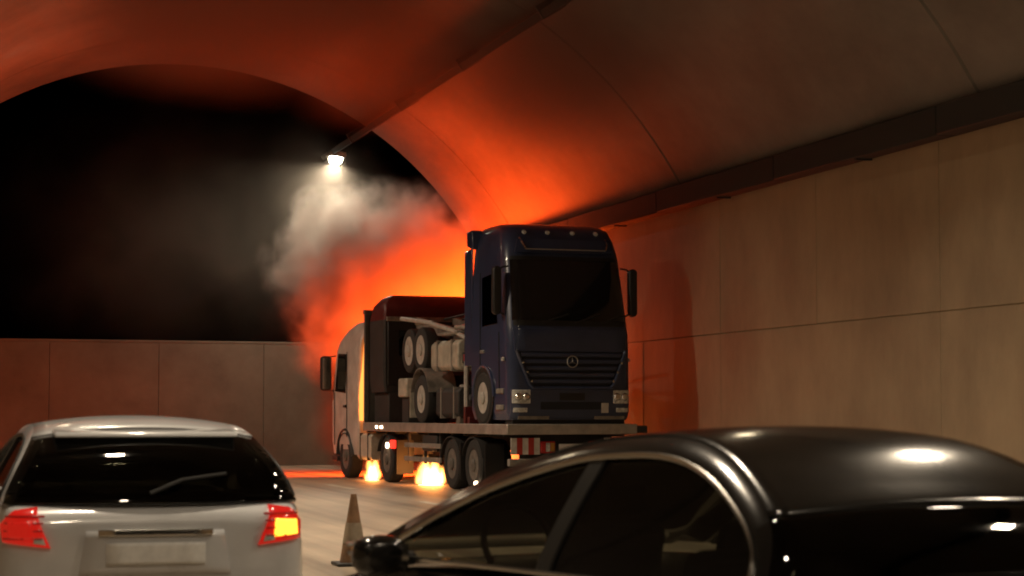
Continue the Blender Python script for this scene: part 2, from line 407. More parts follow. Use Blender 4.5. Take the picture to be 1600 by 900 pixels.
# cab (faces +y): front at y=11.75
cabtab = [(.55, .04, 1.18, .16, 2.35), (.85, 0, 1.22, .20, 2.38), (1.7, 0, 1.235, .22, 2.38), (2.05, .04, 1.235, .24, 2.38), (2.95, .26, 1.20, .26, 2.36), (3.15, .38, 1.17, .28, 2.34), (3.40, .75, 1.08, .3, 2.28), (3.55, 1.1, .98, .3, 2.2), (3.60, 1.4, .86, .25, 2.1)]
cab = empty('cab'); cab.parent = T; cab.location = (0, 12.25, 0)
C1 = Cab(cabtab, 1)
C1.body([.55, .7, .85, 1.1, 1.4, 1.7, 1.9, 2.05, 2.3, 2.6, 2.95, 3.15, 3.28, 3.40, 3.48, 3.55, 3.60]).build('shell', 'white', cab, smooth=40)
C1.patch(-1.08, 1.08, 2.05, 2.93, .008, xa2=-1.03, xb2=1.03).build('windscreen', 'glassdark', cab)
for s_ in (-1, 1):
    x = s_*1.225
    MB().prism([(-.45, 2.0), (-1.35, 1.95), (-1.35, 2.85), (-.72, 2.88)], x-.006*s_, x+.022*s_, 'x').build('side_window', 'glassdark', cab, bevel=.008)
    MB().tube([(s_*1.242, -.42, .75), (s_*1.242, -.42, 1.98)], .010, 6).build('door_seam', 'black', cab)
    MB().tube([(s_*1.242, -1.46, .95), (s_*1.242, -1.46, 2.9)], .010, 6).build('door_seam', 'black', cab)
    bx(s_*1.25-.02, s_*1.25+.02, -1.40, -1.22, 1.62, 1.68).build('door_handle', 'black', cab, bevel=.01)
    mirror(cab, s_*1.23, -.32, 2.42, .82, .26, s_, 1)
    # arch
    # wheel arch, step
    MB().tube([(s_*1.12, -1.25+.60*cos(a), .52+.60*sin(a)) for a in [pi*i/14 for i in range(15)]], .055, 6, flat=2.6).build('wheel_arch', 'black', cab)
    bx(s_*1.05-.16, s_*1.05+.16, -.55, -.12, .38, .50).build('step', 'chassis', cab, bevel=.02)
C1.patch(-1.0, 1.0, .58, .95, .05, th=.06).build('bumper', 'black', cab)
# running gear
for y, tw in ((11.0, 0), (7.75, 0), (3.35, 1), (2.05, 1)):
    for s_ in (-1, 1):
        wheel(T, s_*1.06, y, .505, .505, .30, s_, rimmat='rimdark')
        if tw: wheel(T, s_*.73, y, .505, .505, .29, s_, rimmat='rimdark')
    MB().tube([(-.95, y, .5), (.95, y, .5)], .07, 8).build('axle', 'chassis', T)
    for s_ in (-1, 1):
        b = MB(); ra = .60
        arc = [(y+ra*cos(a), .53+ra*sin(a)*.82) for a in [radians(15+10*i) for i in range(16)]]
        ring_ = [[(s_*.86, p[0], p[1]), (s_*1.24, p[0], p[1]), (s_*1.24, p[0], p[1]+.02), (s_*.86, p[0], p[1]+.02)] for p in arc]
        b.loft(ring_).build('mudguard', 'chassis', T)
for y in (1.25, 2.68, 6.85):
    for s_ in (-1, 1):
        bx(s_*1.06-.19, s_*1.06+.19, y, y+.018, .20, .92).build('mud_flap', 'black', T, smooth=0)
tk = empty('fuel_tank'); tk.parent = T
MB().prism([(-1.22, .52), (-1.16, .45), (-.62, .45), (-.56, .52), (-.56, .98), (-.62, 1.04), (-1.16, 1.04), (-1.22, .98)], 8.9, 10.0, 'y').build('shell', 'tank', tk, bevel=.02)
for y in (9.1, 9.7): bx(-1.228, -.55, y, y+.06, .44, 1.048).build('strap', 'chassis', tk)
bx(.56, 1.22, 8.9, 10.1, .45, 1.04).build('battery_box', 'chassis', T, bevel=.03)
bx(-1.20, -.60, 4.30, 5.25, .72, 1.06).build('tool_box', 'chassis', T, bevel=.02)
for z in (.50, .78):
    bx(-1.23, -1.19, 3.98, 6.4, z, z+.10).build('side_guard', 'dirtysteel', T, bevel=.008)
for y in (4.1, 5.1, 6.2): bx(-1.19, -1.14, y, y+.06, .46, 1.08).build('guard_post', 'chassis', T)
for y in (5.9, 6.1, 6.35):
    pass
# lit and unlit lamps
for y0, y1 in ((7.05, 7.55), ):
    bx(-1.285, -1.265, 8.20, 8.34, 1.16, 1.22).build('marker_lamp', 'tungsten', T, bevel=.006)
    bx(-1.285, -1.265, 7.82, 8.00, 1.16, 1.22).build('marker_lamp', 'tungsten', T, bevel=.006)
MB().lathe([(.001, -1.262), (.06, -1.258), (.065, -1.235), (.05, -1.2)], 14, tr=Matrix.Translation((0, 7.60, .80))).build('side_lamp', 'tungsten', T)
bx(-1.245, -1.20, 7.05, 7.38, .74, .92).build('red_side_lamp', 'redlit', T, bevel=.02)
MB().lathe([(.001, -1.30), (.045, -1.296), (.05, -1.28), (.05, -1.24)], 12, tr=Matrix.Translation((0, 1.72, .16))).build('low_marker_lamp', 'tungsten', T)
# tail: bumper beam, reflective boards, lamp clusters
bx(-.92, .92, .30, .33, .48, 1.08).build('fire_blocker', 'chassis', T)  # added dark panel that blocks the fire's glow under the bed
bx(-1.22, 1.22, .02, .14, .52, .66).build('under_run_bar', 'dirtysteel', T, bevel=.02)
for s_ in (-1, 1):
    bd = empty('reflective_board'); bd.parent = T
    for k in range(5):
        x0 = s_*.92-.28+k*.112
        MB().prism([(x0, .74), (x0+.112, .74), (x0+.112, 1.04), (x0, 1.04)], -.02, .0, 'y').build('stripe', 'signred' if k % 2 else 'signwhite', bd)
    tl = bx(s_*.48-.15, s_*.48+.15, -.02, .05, .76, .98).build('tail_lamp', 'redlens', T, bevel=.02)
    for k in range(3): bx(s_*.48-.13+k*.09, s_*.48-.05+k*.09, -.032, -.018, .79, .95).build('lens', ['redlens', 'lens', mat('amber lens', (.42, .20, .03), .3)][k], tl, bevel=.01)
bx(-.26, .26, -.015, .0, .80, .93).build('number_plate', 'plate', T, bevel=.004)

# ------------------------------------------------------------------ blue tractor unit, riding backwards
B = tag(empty('blue_tractor_unit', TO, TA), 'dark blue tractor unit riding backwards on the flatbed, facing the queue', 'truck')
bluetab = [(1.37, .05, 1.17, .16, 2.05), (1.55, .0, 1.215, .20, 2.1), (2.30, .0, 1.225, .22, 2.12), (2.95, .02, 1.225, .24, 2.12), (3.10, .05, 1.22, .26, 2.12),
           (3.3, .09, 1.215, .27, 2.12), (4.32, .34, 1.18, .28, 2.12), (4.45, .36, 1.17, .29, 2.12), (4.72, .46, 1.13, .30, 2.12), (4.92, .60, 1.08, .32, 2.10), (5.02, .80, 1.0, .34, 2.0), (5.06, 1.1, .9, .3, 1.9)]
# chamfered roof
C2 = Cab(bluetab, -1)
bc = empty('cab'); bc.parent = B; bc.location = (0, .03, 0)
shell = C2.body([1.37, 1.45, 1.55, 1.8, 2.1, 2.5, 2.95, 3.10, 3.2, 3.3, 3.6, 4.0, 4.32, 4.45, 4.6, 4.72, 4.84, 4.92, 4.98, 5.02, 5.06]).build('shell', 'blue', bc, smooth=40)
# windscreen with black surround
C2.patch(-1.19, 1.19, 3.10, 4.40, .006, th=.008, xa2=-1.13, xb2=1.13, nx=24, nz=8).build('screen_surround', 'black', bc)
ws = C2.patch(-1.12, 1.12, 3.20, 4.33, .016, th=.008, xa2=-1.07, xb2=1.07, nx=24, nz=8).build('windscreen', mat('dark windscreen', (.006, .006, .007), .06, coat=1.0), bc)
for sx in (-.55, .1, .62):
    a = C2.P(sx, 3.16, .03); b_ = C2.P(sx+.52, 3.32, .035)
    MB().tube([a, C2.P(sx+.25, 3.24, .04), b_], .014, 6).build('wiper', 'black', bc)
bx(-.30, .30, .42, .46, 3.35, 3.62).build('sun_card', 'seat', bc)
# visor with two chrome ends
vz = C2.patch(-1.0, 1.0, 4.47, 4.72, .10, th=.03, nx=20, nz=4, xa2=-.92, xb2=.92).build('visor', 'blue', bc)
for s_ in (-1, 1):
    MB().tube([C2.P(s_*.86, 4.74, .05), C2.P(s_*.84, 4.62, .12), C2.P(s_*.80, 4.53, .13)], .022, 6).build('visor_bracket', 'chrome', bc)
MB().tube([C2.P(-.80+1.6*i/12, 4.53, .125) for i in range(13)], .013, 6).build('visor_trim', 'steel', bc)
for x in (-.72, -.25, .25, .72):
    MB().lathe([(.001, -.06), (.03, -.05), (.05, 0), (.05, .05)], 10, 'y', Matrix.Translation(C2.P(x, 4.86, .0))).build('roof_lamp', 'lens', bc)
# upper bonnet flap
C2.patch(-1.10, 1.10, 2.62, 3.05, .022, th=.03, nx=20, nz=4, xa2=-1.13, xb2=1.13).build('bonnet_flap', 'blue', bc, bevel=.006)
# V grille: dark recess with slats
C2.patch(-.78, .78, 1.98, 2.62, .006, th=.006, nx=20, nz=5, xa2=-1.04, xb2=1.04).build('grille_recess', 'bluedark', bc)
for k in range(5):
    z = 2.04+k*.122; xa = .79+.26*(z-1.98)/.64
    C2.patch(-xa+.03, xa-.03, z, z+.07, .05, th=.05, nx=20, nz=2, xa2=-xa, xb2=xa).build('grille_slat', 'blue', bc, bevel=.012)
for s_ in (-1, 1):
    MB().tube([C2.P(s_*1.08, 2.64, .045), C2.P(s_*.84, 2.02, .05), C2.P(s_*.76, 1.95, .045)], .034, 8).build('grille_frame', 'blue', bc)
    for k in range(3):
        MB().lathe([(.001, -.05), (.022, -.045), (.03, 0)], 8, 'y', Matrix.Translation(C2.P(s_*(.98-.085*k), 2.42-k*.17, .05))).build('trim_stud', 'chrome', bc)
MB().tube([C2.P(-.76+1.52*i/12, 1.955, .045) for i in range(13)], .03, 8).build('grille_frame', 'blue', bc)
star(bc, C2.P(0, 2.44, .05), .105, 'steel')
# bumper, headlamps, plate, fog slot
C2.patch(-1.17, 1.17, 1.40, 1.93, .045, th=.05, nx=24, nz=4).build('bumper', 'blue', bc, bevel=.01)
C2.patch(-.62, .62, 1.56, 1.70, .05, th=.01, nx=12, nz=2).build('air_slot', 'bluedark', bc)
C2.patch(-.25, .25, 1.73, 1.86, .056, th=.01, nx=4, nz=2).build('plate_holder', 'black', bc)
C2.patch(-1.05, -.45, 1.38, 1.44, .07, th=.04, nx=8, nz=1).build('step_edge', 'dirtysteel', bc)
C2.patch(.45, 1.05, 1.38, 1.44, .07, th=.04, nx=8, nz=1).build('step_edge', 'dirtysteel', bc)
for s_ in (-1, 1):
    hl = C2.patch(min(s_*.82, s_*1.16), max(s_*.82, s_*1.16), 1.67, 1.92, .058, th=.03, nx=8, nz=3).build('headlamp', 'lens', bc, bevel=.015)
    for k, xx in enumerate((.90, 1.05)):
        MB().lathe([(.001, -.035), (.05, -.03), (.072, -.004), (.072, .02)], 14, 'y', Matrix.Translation(C2.P(s_*xx, 1.795, .055))).build('reflector', 'chrome', hl)
    C2.patch(min(s_*.88, s_*1.14), max(s_*.88, s_*1.14), 1.51, 1.59, .056, th=.02, nx=6, nz=1).build('fog_lamp', 'lens', bc, bevel=.01)
MB().add(*(lambda b: (b.v, b.f))(C2.patch(.58, .72, 1.50, 1.68, .066, th=.008, nx=2, nz=1))).build('sticker', 'signwhite', bc)
bx(-1.12, 1.12, .12, .50, BZ+.004, 1.42).build('gap_blocker', 'chassis', bc, bevel=.02)  # added block closing the gap where firelight showed under the cab
# sides of the cab
for s_ in (-1, 1):
    x = s_*1.2
    MB().prism([(.62, 3.15), (1.45, 3.12), (1.45, 4.05), (.84, 4.10)], x-.01*s_, x+.034*s_, 'x').build('side_window', 'glassdark', bc, bevel=.008)
    MB().tube([(s_*1.232, .50, 1.9), (s_*1.232, .52, 3.0)], .010, 6).build('door_seam', 'black', bc)
    MB().tube([(s_*1.232, 1.56, 1.9), (s_*1.232, 1.56, 4.15)], .010, 6).build('door_seam', 'black', bc)
    bx(s_*1.235-.02, s_*1.235+.02, 1.34, 1.52, 2.62, 2.68).build('door_handle', 'steel', bc, bevel=.01)
    # step wells and wheel arch
    for z in (1.55, 1.85): bx(s_*1.21-.035, s_*1.21+.035, .28, .66, z, z+.10).build('step', 'dirtysteel', bc, bevel=.015)
    MB().lathe([(.56, s_*1.20), (.56, s_*1.236), (.001, s_*1.236)], 24, tr=Matrix.Translation((0, 1.36, 1.80))).build('wheel_well', 'black', bc)
    MB().tube([(s_*1.235, 1.36+.58*cos(a), 1.80+.58*sin(a)) for a in [pi*i/16 for i in range(17)]], .035, 8).build('wheel_arch', 'blue', bc)
    wheel(B, s_*1.11, 1.39, BZ+.50, .50, .30, s_)
    # wind deflector at the back corner of the roof
    MB().prism([(1.95, 4.62), (2.32, 4.70), (2.34, 4.98), (2.02, 5.0)], s_*1.02, s_*1.24, 'x').build('wind_deflector', 'blue', bc, bevel=.02)
    MB().prism([(2.06, 2.4), (2.5, 2.4), (2.5, 4.6), (2.06, 4.66)], s_*1.19, s_*1.225, 'x').build('side_fairing', 'blue', bc, bevel=.012)
    mirror(bc, s_*1.16, .30, 3.75, .90, .17, s_, -1)
    bx(s_*1.23, s_*1.27, .2, .3, 2.45, 2.52).build('side_repeater', 'amberlit' if 0 else 'lens', bc, bevel=.01)
# frame and running gear behind the cab (towards the headboard)
for s_ in (-1, 1): bx(s_*.40-.04, s_*.40+.04, 1.9, 6.35, 2.00, 2.28).build('frame_rail', 'chassis', B, bevel=.01)
for y in (2.4, 3.6, 4.9, 6.3): bx(-.36, .36, y, y+.1, 2.03, 2.25).build('frame_cross', 'chassis', B)
for s_ in (-1, 1):
    wheel(B, s_*1.06, 5.35, BZ+.50, .50, .29, s_, rimr=.28)
    wheel(B, s_*.75, 5.35, BZ+.50, .50, .28, s_)
    arc = [(5.35+.60*cos(a), BZ+.54+.58*sin(a)) for a in [radians(10+10*i) for i in range(17)]]
    MB().loft([[(s_*.62, p[0], p[1]), (s_*1.23, p[0], p[1]), (s_*1.23, p[0], p[1]+.025), (s_*.62, p[0], p[1]+.025)] for p in arc]).build('mudguard', 'dirtysteel', B)
    bx(s_*1.0-.22, s_*1.0+.22, 6.02, 6.05, BZ+.12, BZ+.72).build('mud_flap', 'tank', B)
tkb = empty('fuel_tank'); tkb.parent = B
MB().prism([(-1.20, 1.48), (-1.12, 1.40), (-.58, 1.40), (-.50, 1.48), (-.50, 1.92), (-.58, 2.0), (-1.12, 2.0), (-1.20, 1.92)], 2.95, 4.35, 'y').build('shell', 'chassis', tkb, bevel=.02)
for y in (3.2, 4.0): bx(-1.208, -.5, y, y+.06, 1.39, 2.008).build('strap', 'dirtysteel', tkb)
MB().lathe([(.10, -.01), (.10, .05), (.06, .06), (.001, .06)], 14, 'z', Matrix.Translation((-.85, 3.6, 2.0))).build('filler_cap', 'rim', tkb)
bx(-.30, .30, 2.5, 3.3, 2.2, 2.5).build('gearbox', 'dirtysteel', B, bevel=.06)
MB().tube([(-1.15, 2.62, 1.45), (-1.15, 2.62, 2.5)], .05, 8).build('air_pipe', 'rim', B)
MB().lathe([(.13, -.35), (.15, -.3), (.15, .3), (.13, .35)], 14, 'y', Matrix.Translation((-.92, 3.0, 1.30+.42))).build('air_tank', 'chassis', B)
bx(-1.18, -.75, 6.42, 7.02, BZ+.55, BZ+.95).build('battery_box', 'tank', B, bevel=.04)
bx(-1.10, -.80, 6.5, 6.95, BZ+.0, BZ+.55).build('battery_bracket', 'chassis', B)
bx(-.82, .30, 6.5, 6.6, 2.0, 2.2).build('frame_end', 'chassis', B)

# ------------------------------------------------------------------ dark red tractor unit, piggyback
Rr = tag(empty('red_tractor_unit', TO, TA), 'battered dark red tractor unit piggybacked behind the headboard, wheels on the lower frame', 'truck')
rt = [(1.95, .05, 1.14, .1, 1.15), (2.2, 0, 1.18, .12, 1.18), (3.55, 0, 1.18, .12, 1.18), (3.85, .12, 1.14, .16, 1.14), (4.02, .3, 1.02, .2, 1.05), (4.08, .5, .9, .2, .95)]
C3 = Cab(rt, 1)
rc_ = empty('cab'); rc_.parent = Rr; rc_.location = (0, 9.24, 0)
C3.body([1.95, 2.05, 2.2, 2.7, 3.2, 3.53]).build('shell', 'chassis', rc_, smooth=40)  # lower cab coloured near black in place of shade
C3.body([3.53, 3.62, 3.7, 3.85, 3.94, 4.02, 4.08]).build('roof', 'maroon', rc_, smooth=40)
bx(-1.10, 1.10, -1.215, -1.17, 2.1, 3.50).build('rear_wall', 'black', rc_, bevel=.02)  # black colour stands for the shadow on the back of the cab
bx(-1.13, 1.13, -1.23, -1.17, 3.50, 3.60).build('rear_rib', 'dirtysteel', rc_, bevel=.015)
for x in (-.55, .55): bx(x-.3, x+.3, -1.225, -1.21, 2.75, 3.3).build('rear_window', 'glassdark', rc_, bevel=.01)
bx(-1.05, 1.05, 8.1, 9.2, BZ, 1.95).build('cab_support', 'chassis', Rr, bevel=.02)
# frame, sloping down towards the blue cab
fs = Matrix.Translation((0, 7.4, 3.38)) @ Matrix.Rotation(radians(7.5), 4, 'X')
for s_ in (-1, 1): MB().box(s_*.42-.04, s_*.42+.04, -4.75, .72, -.13, .13, fs).build('frame_rail', 'dirtysteel', Rr, bevel=.01)
for y in (-4.6, -3.4, -2.2, -1.0): MB().box(-.38, .38, y, y+.09, -.10, .10, fs).build('frame_cross', 'chassis', Rr)
for y in (6.35, 5.55):
    for s_ in (-1, 1):
        wheel(Rr, s_*1.02, y, 2.80, .47, .28, s_, rimr=.30, dish=.05)
    MB().tube([(-.9, y, 2.8), (.9, y, 2.8)], .07, 8).build('axle', 'chassis', Rr)
    for s_ in (-1, 1): bx(s_*.42-.05, s_*.42+.05, y-.1, y+.1, 2.8, 3.2).build('spring', 'chassis', Rr)
sb = empty('silver_tank'); sb.parent = Rr
MB().prism([(-1.18, 2.42), (-1.10, 2.34), (-.50, 2.34), (-.42, 2.42), (-.42, 2.86), (-.50, 2.94), (-1.10, 2.94), (-1.18, 2.86)], 3.05, 4.75, 'y').build('shell', 'tank', sb, bevel=.03)
for y in (3.4, 4.3): bx(-1.19, -.41, y, y+.07, 2.33, 2.95).build('strap', 'dirtysteel', sb)
bx(-1.10, -.55, 3.0, 3.05, 2.40, 2.62).build('end_plate', 'tank', sb, bevel=.01)
bx(-1.16, -.50, 2.72, 2.78, 2.50, 2.64).build('tail_lamp', 'signred', Rr, bevel=.015)
bx(-1.10, -.60, 2.70, 2.722, 2.44, 2.50).build('reflector', mat('pink reflector', (.60, .20, .18), .3), Rr, bevel=.01)
bx(-1.16, 1.16, 2.78, 2.86, 2.46, 2.68).build('rear_beam', 'chassis', Rr, bevel=.015)
for s_ in (-1, 1): bx(s_*.42-.05, s_*.42+.05, 2.86, 3.3, 2.5, 2.85).build('beam_bracket', 'chassis', Rr)
MB().tube([(-1.14, 6.9, 3.50), (-1.14, 5.2, 3.36), (-1.12, 3.6, 3.14), (-1.05, 2.4, 2.85)], .045, 8).build('brace_bar', 'rim', Rr)
MB().tube([(-1.0, 6.3, 3.38), (-1.0, 5.2, 3.36)], .04, 8).build('air_line', 'tank', Rr)
MB().tube([(-.7, 4.6, 3.24), (-.7, 2.6, 3.15)], .04, 8).build('air_line', 'tank', Rr)
bx(-1.15, -.35, 3.2, 4.4, 3.05, 3.11).build('catwalk', 'dirtysteel', Rr, bevel=.01)
for i in range(2):
    MB().tube([(.3-.6*i, 3.3, 3.1), (.3-.6*i, 3.5, 3.5), (.2-.5*i, 4.6, 3.55), (.2-.4*i, 6.8, 3.5)], .025, 6).build('hose', 'black', Rr)
# fifth wheel and load on the upper frame
MB().lathe([(.45, 0), (.47, .04), (.42, .09), (.1, .1), (.001, .1)], 20, 'z', fs @ Matrix.Translation((0, -2.4, .15))).build('fifth_wheel', 'dirtysteel', Rr)
MB().box(-.35, .35, -2.9, -1.9, .10, .16, fs).build('fifth_wheel_plate', 'chassis', Rr)
# chocks / odd steel on the deck between the frames
for k, (x0, x1, y0, y1, z0, z1, m) in enumerate(((-1.15, -.75, 3.0, 3.25, 0, .28, 'deck'), (-1.2, -.2, 2.3, 2.42, .0, .14, 'maroon'), (-1.2, -.4, 2.55, 2.65, .0, .34, 'maroon'))):
    if k == 0:
        c_ = MB().prism([(y0, BZ), (y1, BZ), (y1, BZ+.05), (y0+.05, BZ+z1)], x0, x1, 'x').build('wheel_chock', m, None, bevel=.01)
        c_.location = TO; c_.rotation_euler = (0, 0, TA); tag(c_, 'timber wheel chock on the flatbed behind the blue cab', 'chock')
    else:
        bx(x0, x1, y0, y1, BZ+z0, BZ+z1).build('lashing_beam', m, T, bevel=.01)

# ------------------------------------------------------------------ cars
def ev(o):
    dg = bpy.context.evaluated_depsgraph_get(); dg.update(); return o.evaluated_get(dg)
def apply_mods(o):
    dg = bpy.context.evaluated_depsgraph_get(); dg.update()
    me = bpy.data.meshes.new_from_object(o.evaluated_get(dg)); o.modifiers.clear(); o.data = me
def project_patch(bvh, poly, origin, ux, uy, direc, m, name, parent, out=.012, cuts=5, th=.02):
    # polygon drawn in the plane (origin, ux, uy), thrown along direc onto the body
    O, ux, uy, direc = Vector(origin), Vector(ux), Vector(uy), Vector(direc).normalized()
    bm = bmesh.new(); vs = [bm.verts.new(O+ux*p[0]+uy*p[1]) for p in poly]; f = bm.faces.new(vs)
    bmesh.ops.triangulate(bm, faces=[f]); bmesh.ops.subdivide_edges(bm, edges=bm.edges[:], cuts=cuts, use_grid_fill=True)
    for v in bm.verts:
        h, n, i, d = bvh.ray_cast(v.co, direc)
        if h is None:
            h, n, i, d = bvh.find_nearest(v.co)
        v.co = h-direc*out
    me = bpy.data.meshes.new(name); bm.to_mesh(me); bm.free()
    o = bpy.data.objects.new(name, me); COL.objects.link(o); me.materials.append(m if not isinstance(m, str) else M[m]); o.parent = parent
    for p in me.polygons: p.use_smooth = True
    md = o.modifiers.new('sol', 'SOLIDIFY'); md.thickness = th; md.offset = 0
    return o
def smooth_poly(pts, n=4):
    # Catmull-Rom through 2-D points
    out = []
    for i in range(len(pts)-1):
        p0 = pts[max(0, i-1)]; p1 = pts[i]; p2 = pts[i+1]; p3 = pts[min(len(pts)-1, i+2)]
        for k in range(n):
            t = k/n
            out.append(tuple(.5*((2*p1[d])+(-p0[d]+p2[d])*t+(2*p0[d]-5*p1[d]+4*p2[d]-p3[d])*t*t+(-p0[d]+3*p1[d]-3*p2[d]+p3[d])*t**3) for d in (0, 1)))
    out.append(pts[-1]); return out
def make_car(name, label, loc, rz, paint, stations, dlo, belt, wb, tumble, rail_off, ends, ws_y, rg_y, crown, wheels, wr, trim, sideglass, rearglass, pillar_y, mirror_y, roof_y_ctrl=None):
    root = tag(empty(name, loc, rz), label, 'car')
    # ---- lower body
    rings = []
    for (y, w, zb, zt, zc) in stations:
        h = zt-zb
        half = [(0, zb), (w*.80, zb), (w*.955, zb+h*.10), (w, zb+h*.34), (w*1.0, zb+h*.62), (w*.985, zb+h*.82), (w*.955, zt-.015), (w*.90, zt), (w*.55, zt+(zc-zt)*.75), (0, zc)]
        rings.append([(x, y, z) for x, z in half]+[(-x, y, z) for x, z in half[-2:0:-1]])
    body = MB().loft(rings).build('body', paint, root, sub=2)
    cut = MB()
    for wy in wheels:
        for s_ in (-1, 1):
            cut.lathe([(wr+.045, s_*.62), (wr+.045, s_*1.2)], 40, tr=Matrix.Translation((0, wy, wr)))
    apply_mods(body)
    co = cut.build('cut', 'black', None, smooth=0); co.parent = root
    md = body.modifiers.new('arch', 'BOOLEAN'); md.object = co; md.operation = 'DIFFERENCE'; md.solver = 'EXACT'
    apply_mods(body); bpy.data.objects.remove(co)
    for p in body.data.polygons: p.use_smooth = True
    body.data.set_sharp_from_angle(angle=radians(38))
    bm = bmesh.new(); bm.from_mesh(body.data); bvh = BVHTree.FromBMesh(bm)
    # ---- greenhouse
    xs = lambda z: wb-tumble*(max(0, z-belt)**1.25)
    top = smooth_poly(dlo, 5)
    n = len(top); rail = []
    for i, p in enumerate(top):
        a = Vector(top[max(0, i-1)]); b_ = Vector(top[min(n-1, i+1)]); t = (b_-a).normalized(); nn = Vector((t.y, -t.x))
        if nn.y < 0: nn = -nn
        rail.append((p[0]+nn.x*rail_off, p[1]+nn.y*rail_off))
    rail[0] = ends[0]; rail[-1] = ends[1]
    rail = [ends[0]]+[r_ for r_ in rail[1:-1]]+[ends[1]]
    for s_ in (-1, 1):
        # frame strip between glass and roof rail
        b = MB()
        inner = [(s_*xs(z), y, z) for y, z in top]; outer = [(s_*(xs(z)-.012), y, z) for y, z in rail]
        inn2 = [(s_*(xs(z)-.05), y, z) for y, z in top]; out2 = [(s_*(xs(z)-.07), y, z) for y, z in rail]
        b.loft([[inner[i], outer[i], out2[i], inn2[i]] for i in range(n)]).build('roof_rail', paint, root, smooth=60)
        # glass patch
        base = [(top[0][0]+(top[-1][0]-top[0][0])*i/(n-1), belt+(top[0][1]-belt)*(1-i/(n-1))+(top[-1][1]-belt)*(i/(n-1))) for i in range(n)]
        m_ = 7
        rows = [[(s_*(xs(base[i][1]+(top[i][1]-base[i][1])*j/m_)-.018), base[i][0]+(top[i][0]-base[i][0])*j/m_, base[i][1]+(top[i][1]-base[i][1])*j/m_) for i in range(n)] for j in range(m_+1)]
        MB().loft(rows, closed=False, cap=False).build('side_window', sideglass, root, smooth=60)
        # bright trim round the glass opening
        MB().tube([(s_*(xs(z)+.004), y, z) for y, z in top], trim[1], 8, flat=.6).build('window_trim', trim[0], root)
        # belt moulding
        MB().tube([(s_*(xs(z)+.006), y, z) for y, z in base], trim[1]*.8, 8).build('belt_moulding', trim[0] if trim[2] else 'black', root)
        # body shoulder up to the belt
        # B pillar
        for py, pw in pillar_y:
            zz = [belt+.0, None]
            zt = max(z for y, z in top if abs(y-py) < .3)
            zt = min(top, key=lambda q: abs(q[0]-py))[1]
            rws = []
            for j in range(7):
                z = belt+(zt-belt)*j/6; sh = -.06*j/6
                rws.append([(s_*(xs(z)-.004), py+sh-pw, z), (s_*(xs(z)-.004), py+sh+pw, z), (s_*(xs(z)-.05), py+sh+pw, z), (s_*(xs(z)-.05), py+sh-pw, z)])
            MB().loft(rws).build('door_pillar', 'black', root)
        # door mirror
        mr = empty('door_mirror'); mr.parent = root
        mx = s_*(wb+.14)
        sph = []
        for k in range(9):
            a = -pi/2+pi*k/8; c_ = max(.12, cos(a))
            ringp = []
            for q in range(16):
                t = 2*pi*q/16
                sx = abs(cos(t))**.75*math.copysign(1, cos(t)); sz = abs(sin(t))**.75*math.copysign(1, sin(t))
                ringp.append((mx+.13*sx*(.55+.45*c_)-s_*.02*sin(a), mirror_y+.085*sin(a), belt+.028+.088*sz*(.55+.45*c_)))
            sph.append(ringp)
        MB().loft(sph).build('housing', paint, mr, smooth=60)
        bx(mx-.10, mx+.10, mirror_y-.080, mirror_y-.076, belt-.02, belt+.08).build('mirror_glass', 'chrome', mr, bevel=.0)
        MB().tube([(s_*(wb-.03), mirror_y+.02, belt+.01), (mx-s_*.05, mirror_y+.01, belt+.02)], .03, 8).build('stalk', 'black', mr)
        bx(min(mx+s_*.06, mx+s_*.125), max(mx+s_*.06, mx+s_*.125), mirror_y+.045, mirror_y+.07, belt+.07, belt+.085).build('repeater', 'lens', mr)
    # ---- roof, windscreen, rear glass by lofting across
    def cross(i, dz=0):
        y, z = rail[i]; x = xs(z)-.012; pts = []
        if i == 0 or i == n-1: pass
        t = i/(n-1)
        bf = .16*max(0, 1-t*3.2); bb = .12*max(0, 1-(1-t)*3.5)
        for k in range(17):
            s_ = -1+2*k/16; q = 1-abs(s_)**2.2
            flat = min(1, min(t, 1-t)*5)
            pts.append((x*s_, y+bf*q-bb*q, z+dz+crown*q*flat))
        return pts
    def seg(nm, a, b_, m_, dz=0):
        idx = [i for i in range(n) if b_-1e-6 <= rail[i][0] <= a+1e-6]
        lo = MB().loft([cross(i, dz) for i in idx], closed=False, cap=False).build(nm, m_, root, smooth=60)
        md = lo.modifiers.new('sol', 'SOLIDIFY'); md.thickness = .02; md.offset = -1
        return lo
    ysr = [r_[0] for r_ in rail]
    wy = min(ysr, key=lambda q: abs(q-ws_y)); ry = min(ysr, key=lambda q: abs(q-rg_y))
    seg('windscreen', rail[0][0], wy, 'glassmid'); seg('roof', wy, ry, paint, .002); seg('rear_window', ry, rail[-1][0], rearglass)
    # ---- interior
    for sx in (-.38, .38):
        st = empty('front_seat'); st.parent = root
        y0 = (wheels[0]+wheels[1])/2+.05
        bx(sx-.24, sx+.24, y0-.1, y0+.40, .42, .58).build('cushion', 'seat', st, bevel=.06)
        MB().prism([(y0-.12, .50), (y0+.03, .50), (y0-.14, 1.05), (y0-.26, 1.05)], sx-.23, sx+.23, 'x').build('backrest', 'seat', st, bevel=.05)
        MB().prism([(y0-.28, 1.08), (y0-.17, 1.08), (y0-.19, 1.24), (y0-.29, 1.24)], sx-.12, sx+.12, 'x').build('headrest', 'seat', st, bevel=.04)
    y0 = (wheels[0]+wheels[1])/2-.80
    MB().prism([(y0-.12, .50), (y0+.03, .50), (y0-.20, 1.0), (y0-.30, 1.0)], -.62, .62, 'x').build('rear_seat', 'seat', root, bevel=.05)
    bx(-.68, .68, rail[0][0]-.62, rail[0][0]-.12, .70, belt-.03).build('dashboard', 'seat', root, bevel=.06)
